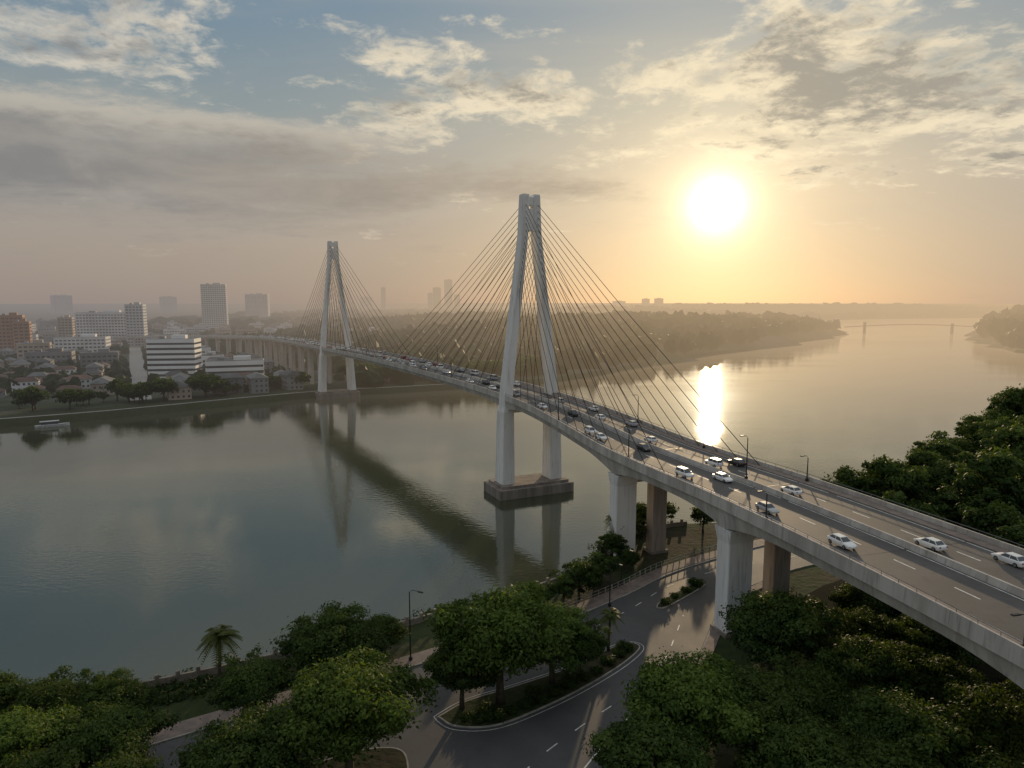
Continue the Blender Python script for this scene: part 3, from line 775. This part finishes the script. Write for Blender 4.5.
def lamp(loc,rz,h,lab,arm=1.8):
    e=obj('street_lamp',None,loc=loc,rz=rz,label=lab,category='street lamp',group='street lamps')
    mb=MB(); mb.tube([(0,0,0),(0,0,h*.6),(0,0,h-.4),(arm*.3,0,h),(arm,0,h+.12)],[.12,.09,.07,.05,.04],'metal',8); mb.box((0,0,.25),(.4,.4,.5),'metal'); obj('post',mb.mesh('post'),e)
    mb=MB(); mb.box((arm+.35,0,h+.12),(.95,.34,.14),'metal',top=.8); mb.box((arm+.35,0,h+.03),(.7,.24,.05),'lampglass'); obj('lamp_head',mb.mesh('lamp_head'),e)
for y,sg,h in [(60.5,-1,3.4),(98,-1,4.2),(135,-1,6.5),(172,-1,7),(115,0,7.5),(112,1,4.5),(138,1,5.5),(165,1,7),(250,-1,8),(295,1,8),(340,-1,8),(385,1,8)]:
    s=sY(y); lat=sg*(HW(s)-1.0) if sg else 0
    lamp(PT(s,lat,.2 if sg else .83),HEAD(s)+math.pi/2,h,'dark slim street lamp on the bridge deck',.9)
for x,y,r,h in [(-15,95.3,-.6,11),(17,113.3,-.8,8),(20.5,122.5,-.8,7)]:
    lamp((x,y,7.1),r,h,'slim street lamp on the riverside pavement')

# ------------------------------------------------------------------ cars
def carparts(kind,paint):
    if kind=='sedan': st=[(-2.3,.70,.45,.80),(-2.2,.84,.30,.93),(-1.5,.9,.25,.99),(0,.9,.22,.96),(1.1,.9,.25,.92),(1.9,.86,.28,.80),(2.2,.76,.35,.66),(2.28,.62,.4,.55)]; cab=(-1.85,1.0,-1.3,.25,.93,1.42)
    elif kind=='suv': st=[(-2.25,.74,.45,1.0),(-2.15,.88,.32,1.08),(0,.92,.28,1.05),(1.15,.92,.3,1.0),(2.0,.88,.34,.92),(2.25,.78,.4,.75)]; cab=(-2.1,1.15,-1.85,.45,1.04,1.68)
    else: st=[(-2.5,.85,.4,1.15),(-2.45,.93,.3,1.2),(0,.95,.28,1.15),(1.6,.95,.3,1.05),(2.2,.9,.34,.95),(2.45,.78,.4,.7)]; cab=(-2.42,1.9,-2.35,.95,1.14,2.0)
    b=MB(); r=[]
    for x,w,zl,zb in st:
        m_=(zl+zb)/2; r.append([(x,-w*.94,zl),(x,-w,m_),(x,-w*.98,zb-.1),(x,-w*.88,zb),(x,w*.88,zb),(x,w*.98,zb-.1),(x,w,m_),(x,w*.94,zl)])
    b.loft(r,paint)
    x0,x1,t0,t1,z0,z1=cab; wb,wt=.80,.62
    if kind=='van': wb,wt=.86,.76
    roof=[[(t0-.06,-wt-.02,z1-.03),(t0-.02,-wt+.06,z1+.05),(t0-.02,wt-.06,z1+.05),(t0-.06,wt+.02,z1-.03)],[(t1+.04,-wt-.02,z1-.03),(t1-.02,-wt+.06,z1+.05),(t1-.02,wt-.06,z1+.05),(t1+.04,wt+.02,z1-.03)]]
    b.loft(roof,paint)
    for q in(-1,1):
        for (xa,xb) in((x1,t1),(x0,t0)): b.tube([(xa,q*(wb-.02),z0),(xb,q*(wt-.01),z1)],.05,paint,5)
        xm=(x0+x1)/2; b.tube([(xm,q*(wb+.0),z0),((t0+t1)/2,q*(wt+.01),z1)],.045,paint,5)
        b.box((x1-.25,q*.98,z0+.08),(.16,.2,.14),paint)
    me=b.mesh('body'); fixn(me)
    g_=MB(); g_.loft([[(x0,-wb,z0-.03),(x1,-wb,z0-.03),(x1,wb,z0-.03),(x0,wb,z0-.03)],[(t0,-wt,z1),(t1,-wt,z1),(t1,wt,z1),(t0,wt,z1)]],'glass'); gm=g_.mesh('windows'); fixn(gm)
    wh=MB(); n=16; R_=.33
    def disc(y,r): return [(r*math.cos(2*math.pi*i/n),y,r*math.sin(2*math.pi*i/n)) for i in range(n)]
    wh.loft([disc(-.11,R_*.9),disc(-.09,R_),disc(.09,R_),disc(.11,R_*.9)],'tyre'); wh.loft([disc(-.125,R_*.6),disc(.125,R_*.6)],'rim'); wm=wh.mesh('wheel'); fixn(wm)
    fx=st[-2][0]; rx=st[1][0]
    hl=MB(); hl.box((0,0,0),(.14,.34,.13),'lampglass'); hm=hl.mesh('headlight')
    tl=MB(); tl.box((0,0,0),(.12,.26,.18),'tail'); tm=tl.mesh('tail_light')
    P=[('body',me,(0,0,0)),('windows',gm,(0,0,0))]
    for x in(-1.4,1.38):
        for y in(-.82,.82): P.append(('wheel',wm,(x,y,.33)))
    for y in(-.58,.58): P.append(('headlight',hm,(fx-.0,y,st[-2][3]-.06)))
    for y in(-.62,.62): P.append(('tail_light',tm,(rx-.06,y,st[1][3]-.14)))
    return P
CT={}
for k in('sedan','suv','van'):
    for p in('cw','cs','cb','cr','cg'):
        if k=='van' and p in('cr','cb','cg'): continue
        CT[(k,p)]=carparts(k,p)
CN={'cw':'white','cs':'silver','cb':'black','cr':'red','cg':'dark grey'}
KN={'sedan':'sedan','suv':'hatchback','van':'van'}
def car(s,lat,k,p,near):
    head=HEAD(s)+(0 if lat>0 else math.pi)
    x,y,z=PT(s,lat,.06)
    e=obj('car' if k!='van' else 'van',None,loc=(x,y,z),rz=head,sc=.87,label=f'{CN[p]} {KN[k]} driving on the bridge deck',category='car' if k!='van' else 'van',group='vehicles on the bridge')
    for nme,me,l in CT[(k,p)]:
        if not near and nme in('headlight','tail_light'): continue
        obj(nme,me,e,loc=l)
used=[]
def lanes(s):
    R_=HW(s)-RW; return [.4+R_*.26,.4+R_*.76]
fixed=[(77,1,1,'sedan','cw'),(83.5,1,0,'sedan','cw'),(87,-1,1,'sedan','cw'),(108,1,0,'sedan','cw'),(101.5,-1,1,'sedan','cs'),(126,1,0,'suv','cw'),(117.5,-1,0,'sedan','cw'),(122,-1,1,'suv','cw'),(125,1,1,'sedan','cb'),(147,1,0,'sedan','cw'),
 (141,-1,0,'sedan','cb'),(158,-1,1,'suv','cw'),(163,1,1,'sedan','cs'),(152,-1,1,'sedan','cw'),(172,1,0,'sedan','cw'),(178,-1,0,'suv','cb'),(183,1,1,'sedan','cw'),(190,-1,1,'sedan','cw'),(196,1,0,'suv','cs')]
for y,sg,l,k,p in fixed:
    s=sY(y); car(s,sg*lanes(s)[l],k,p,True); used.append((s,sg,l))
g=np.random.default_rng(41); n=0;tries=0
while n<88 and tries<5000:
    tries+=1; s=g.uniform(S1-8,sY(640)); sg=int(g.choice([-1,1])); l=int(g.integers(2))
    if any(abs(s-a)<9 and sg==b and l==c for a,b,c in used): continue
    used.append((s,sg,l)); k=str(g.choice(['sedan','sedan','suv','van'])); p=str(g.choice(['cw','cw','cw','cs','cs','cb','cr','cg'] if k!='van' else ['cw','cs']))
    lt=lanes(s)[l]+g.uniform(-.2,.2)
    if abs(s-S1)<5 or abs(s-S2)<5: lt=min(lt,4.6)
    car(s,sg*lt,k,p,s<S1+40); n+=1

# ------------------------------------------------------------------ world
w=bpy.data.worlds.new('World'); scene.world=w; w.use_nodes=True; nt=w.node_tree; nt.nodes.clear(); T=NT(nt)
out=nt.nodes.new('ShaderNodeOutputWorld')
sky=nt.nodes.new('ShaderNodeTexSky'); sky.sky_type='NISHITA'; sky.sun_disc=False; sky.sun_elevation=SUN_EL; sky.sun_rotation=SUN_AZ; sky.dust_density=.8; sky.air_density=1.0; sky.altitude=50
D=nt.nodes.new('ShaderNodeTexCoord').outputs['Generated']
D=T.vm('NORMALIZE',D)
sx=nt.nodes.new('ShaderNodeSeparateXYZ'); nt.links.new(D,sx.inputs[0]); X,Y,Z=sx.outputs
el=T.m('ARCSINE',Z); az=T.m('ARCTAN2',X,Y)
elc=T.m('MAXIMUM',el,0)
base=T.ramp(T.m('DIVIDE',elc,1.5708),[(0,(.275,.235,.22)),(.045,(.335,.28,.245)),(.10,(.32,.305,.285)),(.16,(.225,.275,.295)),(.24,(.135,.225,.31)),(.34,(.36,.40,.43)),(1,(.53,.57,.62))])
dot=T.m('MAXIMUM',T.vm('DOT_PRODUCT',D,tuple(S)),0)
def glow(n,c): return T.vm('SCALE',c,scale=T.m('POWER',dot,n))
skyc=T.vm('ADD',base,glow(9,(.22,.145,.05)))
skyc=T.vm('ADD',skyc,glow(38,(.20,.15,.075)))
skyc=T.vm('ADD',skyc,T.vm('SCALE',sky.outputs[0],scale=.007))
zz=T.m('ADD',T.m('MAXIMUM',Z,0),.16)
cmb=nt.nodes.new('ShaderNodeCombineXYZ'); T.l.new(T.m('DIVIDE',X,zz),cmb.inputs[0]); T.l.new(T.m('DIVIDE',Y,zz),cmb.inputs[1])
cp=cmb.outputs[0]
def gauss(a,e,sa,se):
    u=T.m('DIVIDE',T.m('SUBTRACT',az,a),sa); v=T.m('DIVIDE',T.m('SUBTRACT',el,e),se)
    return T.m('EXPONENT',T.m('MULTIPLY',T.m('ADD',T.m('MULTIPLY',u,u),T.m('MULTIPLY',v,v)),-1))
def msum(*a):
    r=a[0]
    for x in a[1:]: r=T.m('ADD',r,x)
    return r
near=T.m('POWER',dot,5)
n1=T.noise(cp,2.1,8,.60,.35); n2=T.noise(T.vm('ADD',cp,(7,3,1)),11,5,.65,.3)
vn=T.noise(T.vm('MULTIPLY',cp,(.5,1.2,1)),1.1,5,.6,.6)
skyc=T.mix(T.m('MULTIPLY',T.m('MULTIPLY',T.ss(vn,.45,.68),T.ss(el,.05,.14)),.3),skyc,T.mix(near,(.42,.41,.38),(.68,.58,.42)))
g1=gauss(-.08,.27,.26,.075); g2=gauss(.47,.285,.26,.10); g3=gauss(-.56,.30,.14,.05); g4=gauss(.62,.165,.22,.014); g5=gauss(.08,.145,.10,.012); g6=gauss(.32,.20,.10,.05)
bias=msum(T.m('MULTIPLY',g1,.74),T.m('MULTIPLY',g2,1.0),T.m('MULTIPLY',g3,.78),T.m('MULTIPLY',g4,.6),T.m('MULTIPLY',g5,.35),T.m('MULTIPLY',g6,.25),T.m('MULTIPLY',T.ss(el,.42,.6),.4))
cv0=msum(T.m('MULTIPLY',T.m('SUBTRACT',n1,.5),3.0),T.m('MULTIPLY',T.m('SUBTRACT',n2,.5),1.4))
cv=msum(cv0,bias,-.40)
mask=T.m('MULTIPLY',T.ss(cv,-.08,.48),T.ss(el,.03,.12))
lit=T.mix(near,(.62,.58,.51),(1.0,.84,.57)); shd=T.mix(near,(.25,.255,.26),(.40,.355,.28))
n3=T.noise(T.vm('ADD',cp,(.04,.10,0)),2.1,8,.60,.35)
body=T.ss(T.m('ADD',cv,T.m('MULTIPLY',T.m('SUBTRACT',n3,n1),3.4)),.10,.75)
cc=T.mix(body,lit,shd)
skyc=T.mix(T.m('MULTIPLY',mask,.88),skyc,cc)
bn=T.noise(T.vm('MULTIPLY',cp,(.6,1.0,1)),1.6,7,.60,.5)
gb=T.m('ADD',gauss(-.50,.165,.46,.07),T.m('MULTIPLY',gauss(.02,.15,.2,.02),.5))
sm=T.ss(msum(T.m('MULTIPLY',gb,.85),T.m('MULTIPLY',T.m('SUBTRACT',bn,.5),1.4),T.m('MULTIPLY',T.m('SUBTRACT',n2,.5),.45)),.15,.8)
sh2=T.mix(T.ss(n1,.36,.62),(.20,.205,.215),(.29,.28,.265))
skyc=T.mix(T.m('MULTIPLY',sm,.9),skyc,T.mix(near,sh2,(.46,.37,.27)))
edge=T.m('MULTIPLY',T.m('MULTIPLY',T.m('MULTIPLY',sm,T.m('SUBTRACT',1,sm)),2.1),T.ss(el,.18,.24))
skyc=T.mix(edge,skyc,(.68,.60,.48))
skyc=T.vm('ADD',skyc,glow(230,(.30,.24,.13)))
skyc=T.vm('ADD',skyc,glow(900,(.55,.49,.34)))
skyc=T.vm('ADD',skyc,glow(2600,(1.5,1.4,1.15)))
skyc=T.vm('SCALE',skyc,scale=10.0)
bg=nt.nodes.new('ShaderNodeBackground'); nt.links.new(skyc,bg.inputs[0]); bg.inputs[1].default_value=.1
nt.links.new(bg.outputs[0],out.inputs[0])
sl=bpy.data.lights.new('Sun','SUN'); sl.energy=2.8; sl.angle=math.radians(.8); sl.color=(1,.74,.45)
so=bpy.data.objects.new('sun',sl); COL.objects.link(so); so.rotation_euler=S.to_track_quat('Z','Y').to_euler(); so.location=(0,0,200)

cam=bpy.data.cameras.new('Camera'); cam.lens=24; cam.sensor_width=36; cam.clip_end=30000; cam.clip_start=.5
co=bpy.data.objects.new('Camera',cam); COL.objects.link(co); co.location=(0,0,60); co.rotation_euler=(math.radians(90-7.0),0,0)
scene.camera=co
